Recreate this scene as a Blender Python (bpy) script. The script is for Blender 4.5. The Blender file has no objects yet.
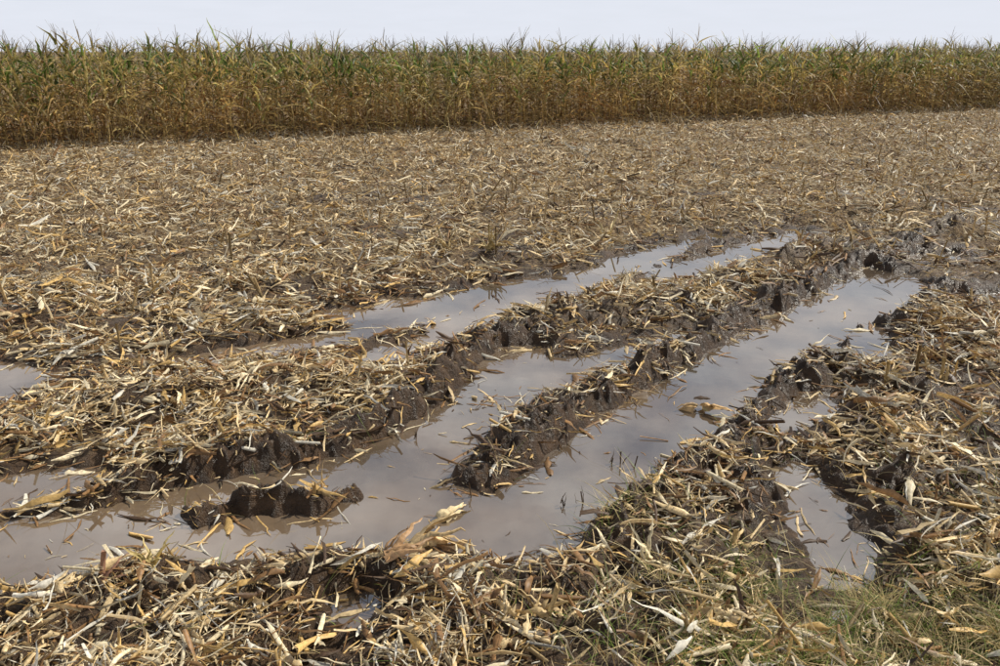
import bpy, math
import numpy as np
from mathutils import Vector
rng = np.random.default_rng(11)
scene = bpy.context.scene

# ------------------------------------------------------------------ survey helper
H = 2.3; PITCH = math.radians(19.9); F = 778.0
cP, sP = math.cos(PITCH), math.sin(PITCH)
def g(px, py):
    u = (px-500)/F; v = (333-py)/F
    dy = cP+v*sP; dz = -sP+v*cP
    t = H/-dz
    return (u*t, dy*t)

# ------------------------------------------------------------------ noise
def perlin(x, y, seed=0):
    x = np.asarray(x, float); y = np.asarray(y, float)
    a_ = seed*1.37+.5; c_, s_ = math.cos(a_), math.sin(a_)
    x, y = x*c_-y*s_+seed*7.13, x*s_+y*c_-seed*3.71
    ix = np.floor(x).astype(np.int64); iy = np.floor(y).astype(np.int64)
    fx = x-ix; fy = y-iy
    def grad(jx, jy, dx, dy):
        h = (jx*374761393 + jy*668265263 + seed*1442695041) & 0xffffffff
        h = ((h ^ (h >> 13))*1274126177) & 0xffffffff
        h = h ^ (h >> 16)
        a = h*(2*math.pi/4294967296.0)
        return np.cos(a)*dx+np.sin(a)*dy
    u = fx*fx*fx*(fx*(fx*6-15)+10); v = fy*fy*fy*(fy*(fy*6-15)+10)
    a = grad(ix, iy, fx, fy); b = grad(ix+1, iy, fx-1, fy)
    c = grad(ix, iy+1, fx, fy-1); d = grad(ix+1, iy+1, fx-1, fy-1)
    return 1.5*((a*(1-u)+b*u)*(1-v)+(c*(1-u)+d*u)*v)
def sstep(a, b, x):
    t = np.clip((x-a)/(b-a), 0, 1); return t*t*(3-2*t)

# ------------------------------------------------------------------ water outlines (metres on the field)
W_PX = [
 [(868,268),(905,274),(922,287),(915,305),(882,320),(852,333),(838,350),(800,366),(764,378),(752,400),(733,420),(706,440),
  (680,462),(652,485),(615,505),(590,528),(566,550),(520,560),(470,548),(440,558),(395,554),(330,552),(270,556),
  (220,558),(175,552),(120,562),(60,578),(-20,598),(-60,610),(-60,540),(0,528),(70,516),(130,503),(175,490),(230,480),(300,468),(345,455),
  (395,437),(420,420),(445,402),(470,385),(480,368),(500,350),(540,346),(545,362),(600,352),(650,343),(697,333),(700,338),(660,352),(625,366),
  (590,382),(555,392),(520,402),(500,418),(478,440),(455,462),(452,485),(490,497),(520,482),(548,460),(585,432),(622,405),(665,378),
  (715,350),(765,322),(810,297),(840,280)],
 [(708,234),(670,243),(625,253),(590,268),(545,277),(500,282),(455,291),(425,300),(388,296),(370,308),(320,313),(322,322),
  (372,322),(340,332),(290,340),(190,357),(195,364),(280,352),(340,344),(400,330),(445,318),(430,335),(380,350),(345,368),
  (365,370),(430,348),(470,332),(510,318),(560,300),(600,285),(650,268),(690,250),(714,238)],
 [(802,231),(745,243),(700,255),(655,270),(648,284),(665,286),(705,272),(755,256),(803,239)],
 [(-40,362),(45,369),(68,376),(20,395),(-40,412)],
 [(-40,482),(40,476),(110,472),(130,480),(90,492),(30,503),(-40,515)],
 [(795,390),(830,393),(836,410),(810,424),(775,437),(762,428),(788,410)],
 [(775,468),(815,474),(842,500),(838,520),(872,545),(868,582),(835,584),(815,550),(795,518),(780,490)],
 [(858,322),(888,328),(895,356),(868,366),(850,350)],
 [(935,296),(1010,292),(1010,300),(940,303)],
 [(905,256),(955,252),(960,258),(912,262)],
 [(330,600),(368,588),(392,606),(352,622)],
]
WP = [np.array([g(*p) for p in poly]) for poly in W_PX]
def poly_sd(x, y, P):
    best = np.full(x.shape, 1e9); ins = np.zeros(x.shape, bool)
    n = len(P)
    for i in range(n):
        ax, ay = P[i]; bx, by = P[(i+1) % n]
        ex, ey = bx-ax, by-ay
        wx, wy = x-ax, y-ay
        t = np.clip((wx*ex+wy*ey)/(ex*ex+ey*ey+1e-12), 0, 1)
        d = (wx-ex*t)**2+(wy-ey*t)**2
        np.minimum(best, d, out=best)
        c = (ay > y) != (by > y)
        ins ^= c & (x < ex*(y-ay)/((by-ay) if by != ay else 1e-9)+ax)
    d = np.sqrt(best)
    return np.where(ins, -d, d)
def line_d(x, y, P):
    best = np.full(x.shape, 1e9)
    for i in range(len(P)-1):
        ax, ay = P[i]; bx, by = P[i+1]
        ex, ey = bx-ax, by-ay
        t = np.clip(((x-ax)*ex+(y-ay)*ey)/(ex*ex+ey*ey+1e-12), 0, 1)
        np.minimum(best, (x-ax-ex*t)**2+(y-ay-ey*t)**2, out=best)
    return np.sqrt(best)
RIDGES = [  # (pixels, height, width)
 ([(478,480),(510,452),(560,418),(620,385),(690,352),(780,305),(865,263),(960,230)], .10, .21),
 ([(150,478),(330,452),(390,425),(430,390),(470,352),(540,330),(640,312),(760,278),(860,240)], .09, .22),
 ([(600,530),(660,490),(710,455),(765,400),(830,360),(900,320),(960,290)], .09, .25),
 ([(198,519),(240,510),(300,506),(352,496)], .14, .13),
 ([(-40,640),(80,612),(200,602),(330,590),(420,600),(560,590),(650,560)], .05, .18),
 ([(560,388),(600,376)], .03, .1),
 ([(510,350),(560,340),(600,340)], .04, .12),
 ([(600,262),(650,262),(720,246)], .05, .12),
 ([(900,380),(870,440),(900,520),(960,580)], .08, .25),
 ([(640,620),(700,560),(745,500)], .06, .2),
]
ISL = [([(205,519),(240,512),(300,507),(350,497)], .085), ([(-20,522),(60,504),(110,494),(180,479)], .03), ([(140,524),(205,519)], .012),
       ([(30,553),(75,543)], .02), ([(470,412),(485,408)], .04), ([(410,500),(470,480)], .012)]
RP = [(np.array([g(*p) for p in r[0]]), r[1], r[2]) for r in RIDGES]
IP = [(np.array([g(*p) for p in r[0]]), r[1]) for r in ISL]

def terrain(x, y):
    x = np.asarray(x, float); y = np.asarray(y, float)
    sd = np.full(x.shape, 6.0); rd = np.zeros(x.shape)
    m = (x > -9) & (x < 16) & (y > 0) & (y < 20)
    xm, ym = x[m], y[m]
    if xm.size:
        s = np.full(xm.shape, 6.0)
        for P in WP: np.minimum(s, poly_sd(xm, ym, P), out=s)
        jx = xm+.07*perlin(xm*3, ym*3, 8)+.03*perlin(xm*8, ym*8, 10); jy = ym+.07*perlin(xm*3, ym*3, 9)+.03*perlin(xm*8, ym*8, 12)
        for P, w in IP: np.maximum(s, (w-line_d(jx, jy, P)), out=s)
        k = np.clip(ym/6.0, .6, 1.6)
        s += k*(0.06*perlin(xm*3.1, ym*3.1, 3)+0.04*perlin(xm*8, ym*8, 4)+0.024*perlin(xm*19, ym*19, 5))
        r = np.zeros(xm.shape); wv_ = 1+.45*perlin(xm*2.2, ym*2.2, 13); hv = np.clip(1+.7*perlin(xm*1.7, ym*1.7, 14), .2, 1.8)
        for P, h, w in RP:
            d = line_d(jx, jy, P); r = np.maximum(r, h*hv*np.exp(-(d/(w*wv_))**2))
        sd[m] = s; rd[m] = r
    base = sstep(-0.12, 0.15, sd)
    far = sstep(0.3, 1.0, sd)
    fade = 1-sstep(40, 90, np.hypot(x, y))
    wx = x+.03*perlin(x*7, y*7, 18); wy = y+.03*perlin(x*7, y*7, 19)
    n1 = perlin(x*1.7, y*1.7, 20); n2 = perlin(wx*5, wy*5, 21); n3 = perlin(wx*12, wy*12, 22); n4 = perlin(wx*29, wy*29, 23)
    rg = 1-np.abs(perlin(x*4+n1, y*4, 24))
    ca, sa = math.cos(math.radians(27)), math.sin(math.radians(27))
    v = -x*sa+y*ca
    rows = np.sin(v*2*math.pi/0.76+1.6*n1)*.025*far
    rough = .034*n1+.034*n2+.018*n3+.009*n4+.026*(rg-.6)
    rr = rd*sstep(-.06, .18, sd)
    z = -.07+.105*base+.07*far+base*rough*fade+rows*fade + rr*(1+.45*n3+.45*n2+.2*n4)
    z += far*.04*perlin(x*.35, y*.35, 33)*fade
    z = np.where(sd > .6, np.maximum(z, .02), z)
    return z, sd, rd

# ------------------------------------------------------------------ mesh helper
def make_mesh(name, V, Q, C=None, mat=None, smooth=True, extra=None):
    me = bpy.data.meshes.new(name)
    V = np.ascontiguousarray(V, dtype=np.float32); Q = np.ascontiguousarray(Q, dtype=np.int32)
    me.vertices.add(len(V)); me.vertices.foreach_set("co", V.ravel())
    me.loops.add(Q.size); me.loops.foreach_set("vertex_index", Q.ravel())
    me.polygons.add(len(Q)); me.polygons.foreach_set("loop_start", np.arange(0, Q.size, Q.shape[1], dtype=np.int32))
    me.polygons.foreach_set("use_smooth", np.full(len(Q), smooth, dtype=bool))
    me.update(calc_edges=True)
    if C is not None:
        a = me.attributes.new("col", 'FLOAT_COLOR', 'POINT')
        C4 = np.ones((len(V), 4), np.float32); C4[:, :3] = C
        a.data.foreach_set("color", C4.ravel())
    for k, arr in (extra or {}).items():
        a = me.attributes.new(k, 'FLOAT', 'POINT'); a.data.foreach_set("value", np.ascontiguousarray(arr, dtype=np.float32))
    ob = bpy.data.objects.new(name, me); scene.collection.objects.link(ob)
    if mat: me.materials.append(mat)
    return ob
class Acc:
    def __init__(s): s.V = []; s.Q = []; s.C = []; s.n = 0
    def add(s, V, Q, C):
        s.V.append(V.reshape(-1, 3)); s.Q.append(Q.reshape(-1, 4)+s.n); s.C.append(C.reshape(-1, 3)); s.n += len(s.V[-1])
    def get(s): return np.concatenate(s.V), np.concatenate(s.Q), np.concatenate(s.C)

def strips(acc, P, az, pitch, L, W, bend, roll, col, segs=3, across=1, twist=0., fold=.25, tip=.15, lat=0., grow=False, ragged=0., kink=0.):
    N = len(P); t = np.linspace(0 if grow else -.5, 1 if grow else .5, segs+1)
    az, pitch, L, W, bend, roll = [np.broadcast_to(np.asarray(a, float), (N,)) for a in (az, pitch, L, W, bend, roll)]
    twist = np.broadcast_to(np.asarray(twist, float), (N,)); lat = np.broadcast_to(np.asarray(lat, float), (N,))
    D = np.stack([np.cos(az)*np.cos(pitch), np.sin(az)*np.cos(pitch), np.sin(pitch)], 1)
    S = np.stack([-np.sin(az), np.cos(az), 0*az], 1)
    U = np.cross(D, S)
    c = (t**2 if grow else t**2-.08)[None, :, None]
    ctr = P[:, None, :]+D[:, None, :]*(L[:, None, None]*t[None, :, None]) - U[:, None, :]*(bend*L)[:, None, None]*c + S[:, None, :]*(lat*L)[:, None, None]*c
    if kink: ctr = ctr+rng.normal(0, kink, (N, segs+1, 3))*L[:, None, None]
    if grow: prof = tip+(1-tip)*(1-t**1.6)
    else: prof = tip+(1-tip)*np.sqrt(np.clip(1-(2*t)**2, 0, 1))
    if ragged:
        e = rng.random((N, 2))
        prof = (1-(1-e[:, :1])*np.clip(-2*t[None], 0, 1)**3)*(1-(1-e[:, 1:]*.5)*np.clip(2*t[None], 0, 1)**2)*(1+rng.uniform(-ragged, ragged, (N, segs+1)))
    else: prof = np.broadcast_to(prof[None], (N, segs+1))
    r = roll[:, None]+twist[:, None]*t[None, :]
    side = S[:, None, :]*np.cos(r)[..., None]+U[:, None, :]*np.sin(r)[..., None]
    nrm = -S[:, None, :]*np.sin(r)[..., None]+U[:, None, :]*np.cos(r)[..., None]
    w = (W[:, None]*prof*.5)[..., None]
    if across == 1: rowsv = [ctr-side*w, ctr+side*w]
    else: rowsv = [ctr-side*w, ctr+nrm*w*fold*2, ctr+side*w]
    k = len(rowsv)
    V = np.stack(rowsv, 2)
    idx = np.arange(N*(segs+1)*k).reshape(N, segs+1, k)
    Q = np.stack([idx[:, :-1, :-1], idx[:, 1:, :-1], idx[:, 1:, 1:], idx[:, :-1, 1:]], -1)
    C = np.broadcast_to(col[:, None, None, :], V.shape)*(1+rng.uniform(-.22, .22, (N, segs+1, k, 1)))
    acc.add(V, Q, C)

def tubes(acc, P, D, L, R, col, sides=6, segs=1, bend=0., taper=1., cap=True):
    N = len(P); L = np.broadcast_to(L, (N,)); R = np.broadcast_to(R, (N,)); bend = np.broadcast_to(bend, (N,))
    ref = np.where(np.abs(D[:, 2:3]) > .9, np.array([[1., 0, 0]]), np.array([[0, 0, 1.]]))
    A = np.cross(D, ref); A /= np.linalg.norm(A, axis=1, keepdims=True); B = np.cross(D, A)
    t = np.linspace(0, 1, segs+1); ph = np.arange(sides)*2*math.pi/sides
    ctr = P[:, None, :]+D[:, None, :]*(L[:, None, None]*t[None, :, None])+A[:, None, :]*((bend*L)[:, None, None]*(t**2)[None, :, None])
    rad = R[:, None]*(1+(taper-1)*t[None, :])
    ring = A[:, None, :]*np.cos(ph)[None, :, None]+B[:, None, :]*np.sin(ph)[None, :, None]
    V = ctr[:, :, None, :]+ring[:, None]*rad[:, :, None, None]
    V = V+D[:, None, None, :]*(rng.normal(0, .6, (N, segs+1, sides, 1))*R[:, None, None, None])*(cap)
    C = np.broadcast_to(col[:, None, None, :], V.shape)*(1+rng.uniform(-.2, .2, (N, segs+1, sides, 1)))
    idx = np.arange(N*(segs+1)*sides).reshape(N, segs+1, sides)
    n2 = np.roll(idx, -1, 2)
    Q = np.stack([idx[:, :-1], idx[:, 1:], n2[:, 1:], n2[:, :-1]], -1).reshape(-1, 4)
    if cap and sides == 6:
        q = []
        for e in (0, segs):
            q.append(idx[:, e][:, [0, 1, 2, 3]]); q.append(idx[:, e][:, [0, 3, 4, 5]])
        Q = np.concatenate([Q]+q)
    acc.add(V, Q, C)

# ------------------------------------------------------------------ materials
def new_mat(name):
    m = bpy.data.materials.new(name); m.use_nodes = True
    nt = m.node_tree; nt.nodes.clear()
    return m, nt
def N_(nt, t, **k):
    n = nt.nodes.new(t)
    for a, b in k.items(): setattr(n, a, b)
    return n
def plant_mat(name, transl=.3, rough=.55, spec=.3, nscale=60):
    m, nt = new_mat(name); L = nt.links.new
    at = N_(nt, 'ShaderNodeAttribute', attribute_name='col')
    geo = N_(nt, 'ShaderNodeNewGeometry')
    no = N_(nt, 'ShaderNodeTexNoise'); no.inputs['Scale'].default_value = nscale; no.inputs['Detail'].default_value = 1
    L(geo.outputs['Position'], no.inputs['Vector'])
    mr = N_(nt, 'ShaderNodeMapRange'); mr.inputs[1].default_value = .3; mr.inputs[2].default_value = .7
    mr.inputs[3].default_value = .7; mr.inputs[4].default_value = 1.15; L(no.outputs['Fac'], mr.inputs[0])
    vm = N_(nt, 'ShaderNodeVectorMath', operation='SCALE'); L(at.outputs['Color'], vm.inputs[0]); L(mr.outputs[0], vm.inputs['Scale'])
    p = N_(nt, 'ShaderNodeBsdfPrincipled'); p.inputs['Roughness'].default_value = rough
    p.inputs['Specular IOR Level'].default_value = spec
    L(vm.outputs[0], p.inputs['Base Color'])
    o = N_(nt, 'ShaderNodeOutputMaterial')
    if transl:
        tr = N_(nt, 'ShaderNodeBsdfTranslucent'); L(vm.outputs[0], tr.inputs['Color'])
        mx = N_(nt, 'ShaderNodeMixShader'); mx.inputs[0].default_value = transl
        L(p.outputs[0], mx.inputs[1]); L(tr.outputs[0], mx.inputs[2]); L(mx.outputs[0], o.inputs[0])
    else: L(p.outputs[0], o.inputs[0])
    return m
mat_corn = plant_mat('corn_leaf', .45, .45, .35, 12)
mat_litter = plant_mat('dry_residue', .10, .48, .25, 70)
mat_grass = plant_mat('grass_blade', .35, .5, .2, 40)

def ground_mat():
    m, nt = new_mat('muddy_soil'); L = nt.links.new
    wet_shade = N_(nt, 'ShaderNodeAttribute', attribute_name='wet_shade')
    geo = N_(nt, 'ShaderNodeNewGeometry')
    n1 = N_(nt, 'ShaderNodeTexNoise'); n1.inputs['Scale'].default_value = 28; n1.inputs['Detail'].default_value = 6; n1.inputs['Roughness'].default_value = .7
    n2 = N_(nt, 'ShaderNodeTexNoise'); n2.inputs['Scale'].default_value = 9; n2.inputs['Detail'].default_value = 5
    n3 = N_(nt, 'ShaderNodeTexNoise'); n3.inputs['Scale'].default_value = 110; n3.inputs['Detail'].default_value = 4
    for n in (n1, n2, n3): L(geo.outputs['Position'], n.inputs['Vector'])
    r1 = N_(nt, 'ShaderNodeValToRGB'); e = r1.color_ramp.elements
    e[0].position = .38; e[0].color = (.045, .027, .013, 1); e[1].position = .68; e[1].color = (.50, .36, .18, 1)
    x = r1.color_ramp.elements.new(.52); x.color = (.17, .11, .055, 1)
    L(n1.outputs['Fac'], r1.inputs[0])
    r2 = N_(nt, 'ShaderNodeValToRGB'); e = r2.color_ramp.elements
    e[0].position = .3; e[0].color = (.03, .018, .01, 1); e[1].position = .7; e[1].color = (.11, .066, .036, 1)
    L(n2.outputs['Fac'], r2.inputs[0])
    mx = N_(nt, 'ShaderNodeMix', data_type='RGBA'); L(wet_shade.outputs['Fac'], mx.inputs[0]); L(r1.outputs[0], mx.inputs[6]); L(r2.outputs[0], mx.inputs[7])
    p = N_(nt, 'ShaderNodeBsdfPrincipled'); L(mx.outputs[2], p.inputs['Base Color'])
    mr = N_(nt, 'ShaderNodeMapRange'); mr.inputs[3].default_value = .9; mr.inputs[4].default_value = .34; L(wet_shade.outputs['Fac'], mr.inputs[0])
    L(mr.outputs[0], p.inputs['Roughness']); p.inputs['Specular IOR Level'].default_value = .3
    ad = N_(nt, 'ShaderNodeMath', operation='ADD'); L(n1.outputs['Fac'], ad.inputs[0])
    ml = N_(nt, 'ShaderNodeMath', operation='MULTIPLY'); ml.inputs[1].default_value = .4; L(n3.outputs['Fac'], ml.inputs[0]); L(ml.outputs[0], ad.inputs[1])
    b = N_(nt, 'ShaderNodeBump'); b.inputs['Strength'].default_value = 1.; b.inputs['Distance'].default_value = .035
    L(ad.outputs[0], b.inputs['Height']); L(b.outputs[0], p.inputs['Normal'])
    o = N_(nt, 'ShaderNodeOutputMaterial'); L(p.outputs[0], o.inputs[0])
    return m
def water_mat():
    m, nt = new_mat('muddy_water'); L = nt.links.new
    geo = N_(nt, 'ShaderNodeNewGeometry')
    n1 = N_(nt, 'ShaderNodeTexNoise'); n1.inputs['Scale'].default_value = 1.1; n1.inputs['Detail'].default_value = 5
    n2 = N_(nt, 'ShaderNodeTexNoise'); n2.inputs['Scale'].default_value = 5; n2.inputs['Detail'].default_value = 2
    for n in (n1, n2): L(geo.outputs['Position'], n.inputs['Vector'])
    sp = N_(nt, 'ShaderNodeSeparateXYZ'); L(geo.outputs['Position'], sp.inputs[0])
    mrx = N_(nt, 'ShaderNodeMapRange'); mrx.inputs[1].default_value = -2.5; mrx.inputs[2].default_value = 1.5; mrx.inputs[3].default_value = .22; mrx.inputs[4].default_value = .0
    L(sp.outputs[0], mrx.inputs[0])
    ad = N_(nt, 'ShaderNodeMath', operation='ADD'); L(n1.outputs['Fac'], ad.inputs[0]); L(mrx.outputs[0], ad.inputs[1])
    r = N_(nt, 'ShaderNodeValToRGB'); e = r.color_ramp.elements
    e[0].position = .38; e[0].color = (.055, .042, .03, 1); e[1].position = .75; e[1].color = (.17, .118, .072, 1)
    L(ad.outputs[0], r.inputs[0])
    p = N_(nt, 'ShaderNodeBsdfPrincipled'); L(r.outputs[0], p.inputs['Base Color'])
    p.inputs['Roughness'].default_value = .008; p.inputs['IOR'].default_value = 2.3; p.inputs['Specular IOR Level'].default_value = .5
    b = N_(nt, 'ShaderNodeBump'); b.inputs['Strength'].default_value = .04; b.inputs['Distance'].default_value = .01
    L(n2.outputs['Fac'], b.inputs['Height']); L(b.outputs[0], p.inputs['Normal'])
    o = N_(nt, 'ShaderNodeOutputMaterial'); L(p.outputs[0], o.inputs[0])
    return m

# ------------------------------------------------------------------ ground sheet
r_ = np.concatenate([np.linspace(.02, 1.75, 14), 1.8*np.exp(np.arange(0, math.log(42/1.8), .004)), np.geomspace(43, 4000, 60)])
th = np.concatenate([np.radians(np.linspace(-54, 54, 660)), np.radians(np.linspace(54, 306, 70)[1:-1])])
RR, TT = np.meshgrid(r_, th, indexing='ij')
gx = (RR*np.sin(TT)).ravel(); gy = (RR*np.cos(TT)).ravel()
gz, gsd, grd = terrain(gx, gy)
nr, ntn = RR.shape
idx = np.arange(nr*ntn).reshape(nr, ntn); nx = np.roll(idx, -1, 1)
GQ = np.stack([idx[:-1], nx[:-1], nx[1:], idx[1:]], -1).reshape(-1, 4)
wet_shade = np.clip((1-sstep(.05, .5, gsd+.2*perlin(gx*2, gy*2, 40)))+.7*sstep(.03, .09, grd), 0, 1)
wet_shade = np.maximum(wet_shade, .85*sstep(.1, .5, perlin(gx*.8, gy*.8, 41))*(gy < 13)*(gx > -3))
wet_shade = np.maximum(wet_shade, .8*(1-sstep(6, 10, gy)))  # near soil darkened too: painted shade for the gaps between straw pieces
make_mesh('ground', np.stack([gx, gy, gz], 1), GQ[:, ::-1], None, ground_mat(), True, {'wet_shade': wet_shade})

# ------------------------------------------------------------------ water
xs = np.linspace(-9, 14, 24); ys = np.linspace(.5, 19, 20)
X, Y = np.meshgrid(xs, ys); i = np.arange(X.size).reshape(X.shape)
make_mesh('puddle_water', np.stack([X.ravel(), Y.ravel(), 0*X.ravel()], 1),
          np.stack([i[:-1, :-1], i[:-1, 1:], i[1:, 1:], i[1:, :-1]], -1).reshape(-1, 4), None, water_mat())

# ------------------------------------------------------------------ crop residue
PAL = np.array([(.84, .70, .45), (.74, .55, .29), (.68, .44, .16), (.31, .17, .07), (.11, .065, .036), (.72, .66, .53)])
def pick_cols(n, wetv):
    w0 = np.array([.29, .28, .14, .15, .05, .12]); w1 = np.array([.13, .19, .16, .28, .20, .06])
    w = w0[None]*(1-wetv[:, None])+w1[None]*wetv[:, None]
    c = np.cumsum(w, 1); c /= c[:, -1:]
    k = (rng.random(n)[:, None] > c).sum(1)
    return PAL[k]*rng.uniform(.6, 1.1, (n, 1))
def sample(n, dmin, dmax, expo, half=50):
    d = np.linspace(dmin, dmax, 4000); dens = np.where(d < 5, 1, (5/d)**expo)*d
    cdf = np.cumsum(dens); cdf /= cdf[-1]
    r = np.interp(rng.random(n), cdf, d); a = np.radians(rng.uniform(-half, half, n))
    return r*np.sin(a), r*np.cos(a)-.6
E0 = np.array(g(0, 155)); E1 = np.array(g(1000, 112)); ED = (E1-E0)/np.linalg.norm(E1-E0); EN = np.array([-ED[1], ED[0]])
def edge_d(x, y): return (x-E0[0])*EN[0]+(y-E0[1])*EN[1]
GM = g(900, 650)
def grassy(x, y): return np.exp(-(((x-GM[0])/1.0)**2+((y-GM[1])/.42)**2)**1.5)
def clump(x, y):
    v = edge_d(x, y)
    band = .25*np.sin(v*2*math.pi/2.3+1.5*perlin(x*.4, y*.4, 55))*(y > 6)
    return np.clip(.5+band+.85*perlin(x*1.3, y*1.3, 50)+.7*perlin(x*3.7, y*3.7, 51)+.45*perlin(x*9, y*9, 53), 0, 1.6)
def scatter(n, dmin=1.8, dmax=42, expo=1.2, keep_water=.004, lift=.085):
    x, y = sample(n, dmin, dmax, expo)
    z, sd, rd = terrain(x, y)
    cl = clump(x, y)
    cov = .24+.88*cl+.2*sstep(8, 16, y)
    nearw = 1-sstep(.02, .35, sd)
    cov = cov*(1-.5*nearw)*(1-.7*grassy(x, y))*(1-.35*sstep(.03, .09, rd)*(y > 4))
    cov *= 1-.6*sstep(.1, .45, perlin(x*.9, y*.9, 41))*(y < 12)*(x > 0)
    ok = (rng.random(n) < cov) & (sd > .01) & (z > .0)
    ok |= (sd <= .01) & (rng.random(n) < keep_water*(1+16*(sd > -.07))*(1+2*(perlin(x*2, y*2, 57) > .3)))
    ok &= edge_d(x, y) < 1.5
    x, y, z, sd, rd, cl = [a[ok] for a in (x, y, z, sd, rd, cl)]
    n = len(x); inw = sd < .01
    wetv = np.clip((1-sstep(.05, .6, sd))*.7+.7*sstep(1., 4.5, x)*(y < 9)+.4*perlin(x, y, 52)+.4*(.6-cl), 0, 1)
    up = np.where(inw, .003, (rng.random(n)**1.1)*lift*(.2+cl)*sstep(0, .3, sd)+.008*rng.random(n))
    return x, y, np.maximum(z, .0)+up, sd, wetv, inw
acc = Acc()
def leaves(n0, dmin, dmax, segs, Lr, Wr, frac=.42):
    for f, wide in ((frac, 1), (1-frac, 0)):
        x, y, z, sd, wv, inw = scatter(int(n0*f), dmin, dmax); n = len(x); dd = np.hypot(x, y); sc = np.clip((dd/6)**.25, .82, 1.45)
        dry = ~inw; calm = 1-.6*(sd < .25)
        LL = (Lr[0]+(Lr[1]-Lr[0])*rng.random(n)**1.6)*sc
        WW = np.minimum((Wr[0]+(Wr[1]-Wr[0])*rng.random(n)**1.6)*sc*(1 if wide else .5), LL*.24)
        strips(acc, np.stack([x, y, z], 1), rng.uniform(0, 2*math.pi, n), np.where(inw, 0, rng.normal(0, .34, n)*calm), LL, WW,
               rng.normal(0, .45 if wide else .3, n)*dry*calm, rng.normal(0, .9, n)*dry, pick_cols(n, wv), segs=segs, across=2,
               twist=rng.normal(0, 1.8 if wide else 2.6, n)*dry, lat=rng.normal(0, .22, n), fold=.4 if wide else .25, ragged=.45, kink=.016)
leaves(62000, 1.8, 9, 5, (.04, .36), (.008, .042))
leaves(74000, 9, 42, 3, (.07, .36), (.010, .038))
x, y, z, sd, wv, inw = scatter(310000); n = len(x); dd = np.hypot(x, y); sc = np.clip((dd/5)**.4, .75, 1.9)
strips(acc, np.stack([x, y, z], 1), rng.uniform(0, 2*math.pi, n), np.where(inw, 0, rng.normal(0, .45, n)), (.012+.10*rng.random(n)**1.4)*sc, rng.uniform(.002, .009, n)*sc,
       rng.normal(0, .35, n)*(~inw), rng.normal(0, .9, n)*(~inw), pick_cols(n, wv), segs=2, across=1, tip=.6, lat=rng.normal(0, .25, n), kink=.03)
x, y, z, sd, wv, inw = scatter(42000, keep_water=.001, lift=.07); n = len(x); dd = np.hypot(x, y); sc = np.clip((dd/7)**.25, .85, 1.35)
az = rng.uniform(0, 2*math.pi, n); pt = rng.normal(0, .3, n)*(1-.6*(sd < .25))
D = np.stack([np.cos(az)*np.cos(pt), np.sin(az)*np.cos(pt), np.sin(pt)], 1)
LL = (.03+.22*rng.random(n)**1.6)*sc
tubes(acc, np.stack([x, y, z+.006], 1)-D*LL[:, None]*.5, D, LL, (.003+.010*rng.random(n)**1.4)*sc, pick_cols(n, np.clip(wv+.1, 0, 1))*.9, bend=rng.normal(0, .08, n))
V, Q, C = acc.get()
make_mesh('crop_residue', V, Q, C, mat_litter)
print('residue faces', len(Q))

# ------------------------------------------------------------------ standing stubble
acc = Acc()
us = np.arange(-30, 50, .21); vs = np.arange(-32, 0, .76)
U_, V_ = np.meshgrid(us, vs); U_ = U_.ravel()+rng.normal(0, .06, U_.size); V_ = V_.ravel()+rng.normal(0, .05, V_.size)
x = E0[0]+U_*ED[0]+V_*EN[0]; y = E0[1]+U_*ED[1]+V_*EN[1]
ok = (y > 2.0) & (np.abs(x) < y*1.25+2)
x, y = x[ok], y[ok]
z, sd, rd = terrain(x, y)
pr = np.clip(.45+.5*perlin(x*.5, y*.5, 60), .1, .78)*sstep(.0, .6, sd)*np.where(y < 4, .6, 1)
ok = (sd > .04) & (rng.random(len(x)) < pr)
x, y, z, sd = x[ok], y[ok], z[ok], sd[ok]; n = len(x)
az = rng.uniform(0, 2*math.pi, n); lean = np.abs(rng.normal(0, .5, n))
D = np.stack([np.cos(az)*np.sin(lean), np.sin(az)*np.sin(lean), np.cos(lean)], 1)
LL = .08+.28*rng.random(n)**1.6
cs = np.array([(.58, .41, .20)])*rng.uniform(.35, 1.15, (n, 1))
P = np.stack([x, y, z-.02], 1)
tubes(acc, P, D, LL+.02, rng.uniform(.007, .014, n), cs, segs=2, bend=rng.normal(0, .08, n))
for k in range(5):
    m = rng.random(n) < .7; nn = m.sum()
    strips(acc, P[m]+D[m]*(LL[m]*rng.uniform(.1, .9, nn))[:, None], rng.uniform(0, 6.28, nn), rng.uniform(.2, 1.4, nn), rng.uniform(.06, .26, nn), rng.uniform(.006, .026, nn),
           rng.uniform(.0, .9, nn), rng.normal(0, .7, nn), pick_cols(nn, np.full(nn, .3)), segs=4, across=2, twist=rng.normal(0, 1.4, nn), grow=True, tip=.3, kink=.02)
V, Q, C = acc.get(); make_mesh('corn_stubble', V, Q, C, mat_litter)

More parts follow.
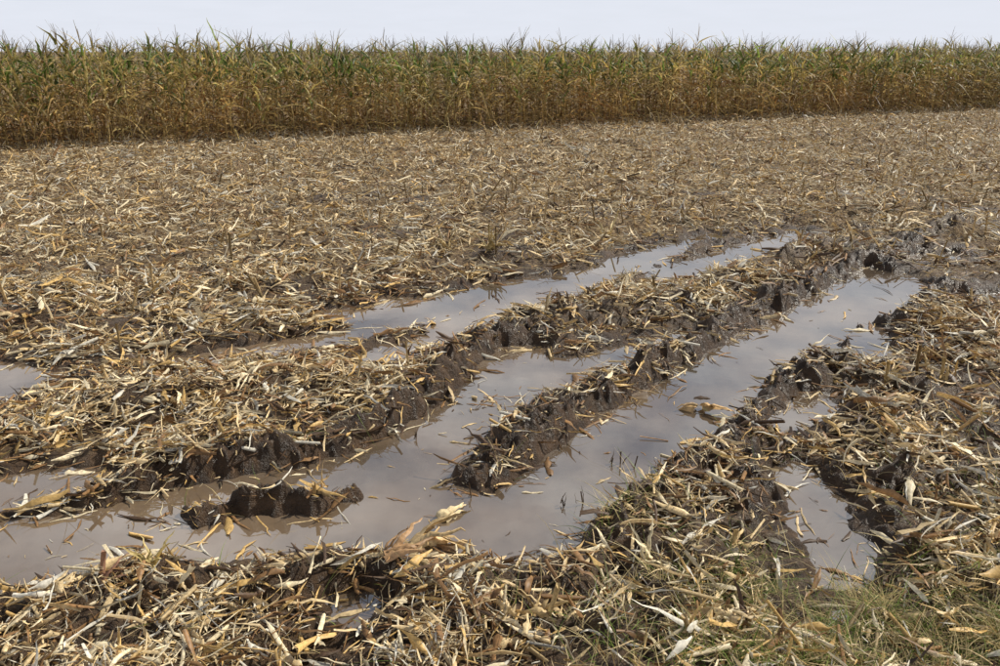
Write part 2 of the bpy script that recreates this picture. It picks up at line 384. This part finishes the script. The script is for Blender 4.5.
# ------------------------------------------------------------------ husks and broken stalks that stand out
def husk(name, px, py, n, L, W, col, pit=(.1, .9), azr=(0, 6.28), bend=(.1, .7), stalk=0.):
    a = Acc(); gx_, gy_ = g(px, py)
    z0 = float(np.maximum(terrain(np.array([gx_]), np.array([gy_]))[0][0], 0))
    P = np.stack([gx_+rng.normal(0, .02, n), gy_+rng.normal(0, .02, n), np.full(n, z0+.01)], 1)
    cc = np.array([col])*rng.uniform(.5, 1.25, (n, 1))
    strips(a, P, rng.uniform(*azr, n), rng.uniform(*pit, n), L*rng.uniform(.5, 1.1, n), W*rng.uniform(.4, 1.2, n), rng.uniform(*bend, n),
           rng.normal(0, .7, n), cc, segs=9, across=2, twist=rng.normal(0, 1.3, n), grow=True, tip=.15, fold=.5, lat=rng.normal(0, .3, n), kink=.02)
    if stalk:
        D = np.array([[rng.normal(0, .2), rng.normal(0, .2), 1.]]); D /= np.linalg.norm(D)
        tubes(a, P[:1]-[0, 0, .03], D, np.array([stalk]), np.array([.011 if name != 'dead_stem' else .004]), cc[:1]*.9, segs=3, bend=np.array([.1]))
    V, Q, C = a.get(); make_mesh(name, V, Q, C, mat_litter)
husk('corn_husk', 412, 548, 11, .30, .05, (.74, .52, .25), (.15, .75), (-.2, 1.1))
husk('corn_husk', 388, 582, 8, .24, .045, (.42, .25, .12), (.2, .8), (0, 1.6))
husk('corn_husk', 440, 520, 5, .18, .045, (.76, .60, .34), (.1, .5), (-.2, 1.0))
husk('corn_husk', 150, 582, 7, .18, .035, (.70, .54, .22), (.7, 1.4))
husk('broken_corn_stalk', 108, 597, 4, .14, .02, (.34, .18, .11), (.5, 1.3), stalk=.17)
husk('broken_corn_stalk', 540, 628, 6, .18, .035, (.64, .46, .22), (.5, 1.3), stalk=.18)
husk('corn_husk', 648, 576, 7, .18, .035, (.76, .64, .4), (.6, 1.4))
husk('corn_husk', 700, 410, 4, .18, .06, (.50, .32, .14), (.2, 1.0))
husk('corn_husk', 240, 272, 6, .6, .06, (.8, .68, .46), (.1, .3), (-.1, .6))
husk('broken_corn_stalk', 490, 262, 8, .34, .04, (.58, .44, .2), (.5, 1.4), stalk=.34)
husk('broken_corn_stalk', 606, 242, 6, .3, .04, (.58, .44, .2), (.5, 1.4), stalk=.40)
husk('broken_corn_stalk', 448, 258, 6, .32, .04, (.56, .42, .2), (.5, 1.4), stalk=.32)
husk('broken_corn_stalk', 885, 395, 5, .2, .035, (.54, .37, .15), (.4, 1.3), stalk=.17)
husk('broken_corn_stalk', 940, 390, 5, .22, .035, (.54, .37, .15), (.4, 1.3), stalk=.2)
husk('broken_corn_stalk', 735, 560, 5, .16, .03, (.6, .43, .2), (.4, 1.3), stalk=.12)
husk('broken_corn_stalk', 320, 505, 6, .14, .03, (.5, .33, .14), (.2, 1.3), stalk=.1)
for k, (px, py) in enumerate([(614, 465), (633, 467), (657, 470), (580, 505), (563, 508), (622, 464), (415, 440), (470, 500)]):
    husk('dead_stem', px, py, 2, .09, .008, (.14, .09, .05), (.9, 1.5), bend=(0, .3), stalk=.06+.04*(k % 2))

# ------------------------------------------------------------------ grass tufts at the verge
acc = Acc()
n = 170000
x = rng.uniform(-3.0, 4.5, n); y = rng.uniform(1.6, 4.6, n)
gb = g(620, 525)
m = grassy(x, y)*1.0 + .5*np.exp(-(((x-gb[0])/.22)**2+((y-gb[1])/.16)**2)) + .012 + .12*np.exp(-(((x-3.0)/.8)**2+((y-3.1)/.9)**2))
m *= sstep(-.35, .4, perlin(x*4, y*4, 70)+.5*perlin(x*12, y*12, 71)+.1)
z, sd, rd = terrain(x, y)
ok = (rng.random(n) < m) & (sd > .03)
x, y, z = x[ok], y[ok], z[ok]; n = len(x)
gr = rng.random(n) < .42+.5*perlin(x*5, y*5, 72)
col = np.where(gr[:, None], np.array([[.20, .27, .055]]), np.array([[.68, .54, .26]]))*rng.uniform(.5, 1.2, (n, 1))
strips(acc, np.stack([x, y, z-.005], 1), rng.uniform(0, 6.28, n), rng.uniform(.25, 1.4, n), rng.uniform(.06, .24, n), rng.uniform(.0022, .005, n),
       rng.uniform(.1, 1.1, n), rng.normal(0, .4, n), col, segs=4, across=1, twist=rng.normal(0, .6, n), grow=True, tip=.1, lat=rng.normal(0, .25, n))
V, Q, C = acc.get(); make_mesh('grass', V, Q, C, mat_grass)

# ------------------------------------------------------------------ standing corn
GREEN = np.array([.17, .23, .05]); YEL = np.array([.62, .48, .15]); DRY = np.array([.88, .60, .23]); BRN = np.array([.42, .22, .075])
def corn_plant():
    a = Acc(); ht = 2.14
    up = np.array([[0, 0, 1.]]); o = np.zeros((1, 3))
    tubes(a, o, up, np.array([ht]), np.array([.013]), np.array([[.55, .40, .16]]), sides=4, segs=4, bend=np.array([rng.normal(0, .03)]), taper=.45, cap=False)
    nl = 13; a0 = rng.uniform(0, 6.28); late = rng.normal(.0, .17)
    hz = np.linspace(.2, ht-.10, nl)+rng.normal(0, .03, nl)
    for k in range(nl):
        t = hz[k]/ht
        gp = sstep(.50, .82, t+late+rng.normal(0, .14))
        az = a0+math.pi*(k % 2)+rng.normal(0, .5)
        L = rng.uniform(.42, .85)*(1-.3*abs(t-.55)); W = rng.uniform(.045, .085)*(.75+.35*gp)
        dead = gp < .4
        e0 = rng.uniform(.7, 1.35) if not dead else rng.uniform(.2, 1.2)
        bend = rng.uniform(.15, .9) if not dead else rng.uniform(.6, 1.5)
        base = DRY*rng.uniform(.55, 1.05) if rng.random() < .70 else BRN*rng.uniform(.4, 1.2)
        col = (GREEN*rng.uniform(.55, 1.4)*gp+base*(1-gp))
        if gp > .5 and rng.random() < .3: col = YEL*.8
        strips(a, np.array([[0, 0, hz[k]]]), az, e0, L, W, bend, rng.normal(0, .35), col[None], segs=6, across=2, twist=rng.normal(0, 1.5 if dead else .8), grow=True, tip=.04, fold=.3, lat=rng.normal(0, .2), kink=.012)
        C = a.C[-1].copy(); s = np.repeat(np.linspace(0, 1, 7), 3)[:, None]
        f = sstep(.5, 1.0, s)*rng.uniform(.2, 1)*gp
        a.C[-1] = C*(1-f)+DRY*.8*f
        a.V[-1][:, 2] = np.maximum(a.V[-1][:, 2], .03)
    nt_ = 5
    strips(a, np.tile([[0, 0, ht-.05]], (nt_, 1)), rng.uniform(0, 6.28, nt_), np.concatenate([[1.5], rng.uniform(.9, 1.45, nt_-1)]), rng.uniform(.24, .52, nt_), .016,
           rng.uniform(.05, .6, nt_), 0, np.tile([[.24, .18, .10]], (nt_, 1)), segs=3, across=1, grow=True, tip=.5)
    az = rng.uniform(0, 6.28); D = np.array([[math.cos(az)*.55, math.sin(az)*.55, rng.choice([.8, -.5])]]); D /= np.linalg.norm(D)
    tubes(a, np.array([[0, 0, rng.uniform(.85, 1.1)]]), D, np.array([.2]), np.array([.027]), np.array([[.8, .64, .34]]), sides=6, segs=3, taper=.45)
    return a.get()
variants = [corn_plant() for _ in range(18)]
rows = 8
U_, R_ = np.meshgrid(np.arange(-24, 56, .21), np.arange(rows)*.75)
uu = U_.ravel()+rng.normal(0, .07, U_.size); vv = R_.ravel()+rng.normal(0, .12, R_.size)+.1
xx = E0[0]+uu*ED[0]+vv*EN[0]; yy = E0[1]+uu*ED[1]+vv*EN[1]
zz = terrain(xx, yy)[0]
vi = rng.integers(0, len(variants), len(xx))
acc = Acc()
for k, (V, Q, C) in enumerate(variants):
    s = np.where(vi == k)[0]; n = len(s)
    if not n: continue
    a = rng.uniform(0, 6.28, n); sc = rng.normal(.965, .07, n)*(1+.06*perlin(xx[s]*.3, yy[s]*.3, 80)); lx = rng.normal(0, .07, n); ly = rng.normal(0, .07, n)
    ca, sa = np.cos(a)[:, None], np.sin(a)[:, None]
    vx = V[None, :, 0]*ca-V[None, :, 1]*sa; vy = V[None, :, 0]*sa+V[None, :, 1]*ca; vz = V[None, :, 2]*sc[:, None]
    vx = vx+vz*lx[:, None]; vy = vy+vz*ly[:, None]
    VV = np.stack([vx+xx[s][:, None], vy+yy[s][:, None], vz+zz[s][:, None]-.02], -1)
    QQ = Q[None]+(np.arange(n)*len(V))[:, None, None]
    patch = perlin(xx[s]*.35, yy[s]*.35, 81)[:, None, None]
    tone = rng.uniform(.55, 1.25, (n, 1, 1))*(1+patch*np.array([.22, .08, .0]))
    acc.add(VV, QQ, np.clip(C[None]*tone, 0, .9))
V, Q, C = acc.get(); make_mesh('corn_field', V, Q, C, mat_corn)
print('corn faces', len(Q))

# ------------------------------------------------------------------ light
EL = math.radians(42); AZ = math.radians(62)
w = bpy.data.worlds.new("World"); scene.world = w; w.use_nodes = True
nt = w.node_tree; nt.nodes.clear(); L = nt.links.new
sky = N_(nt, 'ShaderNodeTexSky', sky_type='NISHITA'); sky.sun_disc = False
sky.sun_elevation = EL; sky.sun_rotation = AZ; sky.air_density = 1.0; sky.dust_density = .6; sky.ozone_density = 2.0
tc = N_(nt, 'ShaderNodeTexCoord'); sep = N_(nt, 'ShaderNodeSeparateXYZ'); L(tc.outputs['Generated'], sep.inputs[0])
mz = N_(nt, 'ShaderNodeMath', operation='ADD'); mz.inputs[1].default_value = .12; L(sep.outputs[2], mz.inputs[0])
mm = N_(nt, 'ShaderNodeMath', operation='MAXIMUM'); mm.inputs[1].default_value = .05; L(mz.outputs[0], mm.inputs[0])
dx = N_(nt, 'ShaderNodeMath', operation='DIVIDE'); L(sep.outputs[0], dx.inputs[0]); L(mm.outputs[0], dx.inputs[1])
dy = N_(nt, 'ShaderNodeMath', operation='DIVIDE'); L(sep.outputs[1], dy.inputs[0]); L(mm.outputs[0], dy.inputs[1])
cb = N_(nt, 'ShaderNodeCombineXYZ'); L(dx.outputs[0], cb.inputs[0]); L(dy.outputs[0], cb.inputs[1])
no = N_(nt, 'ShaderNodeTexNoise'); no.inputs['Scale'].default_value = 2.2; no.inputs['Detail'].default_value = 7; no.inputs['Roughness'].default_value = .6
L(cb.outputs[0], no.inputs['Vector'])
rp = N_(nt, 'ShaderNodeValToRGB'); rp.color_ramp.elements[0].position = .38; rp.color_ramp.elements[1].position = .62
rp.color_ramp.elements[0].color = (.2, .2, .2, 1); rp.color_ramp.elements[1].color = (.95, .95, .95, 1); L(no.outputs['Fac'], rp.inputs[0])
cf = N_(nt, 'ShaderNodeMapRange', interpolation_type='SMOOTHSTEP'); cf.inputs[1].default_value = .58; cf.inputs[2].default_value = .78
cf.inputs[3].default_value = 1; cf.inputs[4].default_value = .0; L(sep.outputs[2], cf.inputs[0])
cm = N_(nt, 'ShaderNodeMath', operation='MULTIPLY'); L(rp.outputs[0], cm.inputs[0]); L(cf.outputs[0], cm.inputs[1])
mx = N_(nt, 'ShaderNodeMix', data_type='RGBA'); L(cm.outputs[0], mx.inputs[0]); L(sky.outputs[0], mx.inputs[6]); mx.inputs[7].default_value = (13, 13, 13.2, 1)
hz_ = N_(nt, 'ShaderNodeMapRange', interpolation_type='SMOOTHSTEP'); hz_.inputs[1].default_value = .05; hz_.inputs[2].default_value = .42
hz_.inputs[3].default_value = .97; hz_.inputs[4].default_value = 0; L(sep.outputs[2], hz_.inputs[0])
mh = N_(nt, 'ShaderNodeMix', data_type='RGBA'); L(hz_.outputs[0], mh.inputs[0]); L(mx.outputs[2], mh.inputs[6]); mh.inputs[7].default_value = (7.6, 7.95, 8.8, 1)
bg = N_(nt, 'ShaderNodeBackground'); bg.inputs[1].default_value = .1; L(mh.outputs[2], bg.inputs[0])
o = N_(nt, 'ShaderNodeOutputWorld'); L(bg.outputs[0], o.inputs[0])

sd_ = bpy.data.lights.new('sun', 'SUN'); sd_.energy = 5.0; sd_.angle = math.radians(.5); sd_.color = (1, .95, .85)
so = bpy.data.objects.new('sun', sd_); scene.collection.objects.link(so)
dv = Vector((math.sin(AZ)*math.cos(EL), math.cos(AZ)*math.cos(EL), math.sin(EL)))
so.rotation_euler = dv.to_track_quat('Z', 'Y').to_euler()

# ------------------------------------------------------------------ camera
cd = bpy.data.cameras.new('camera'); cd.sensor_width = 36; cd.lens = 28.0; cd.clip_end = 6000; cd.clip_start = .05
co = bpy.data.objects.new('camera', cd); scene.collection.objects.link(co)
co.location = (0, 0, H); co.rotation_euler = (math.pi/2-PITCH, 0, 0); scene.camera = co
scene.view_settings.view_transform = 'Standard'; scene.view_settings.look = 'None'; scene.view_settings.exposure = 0
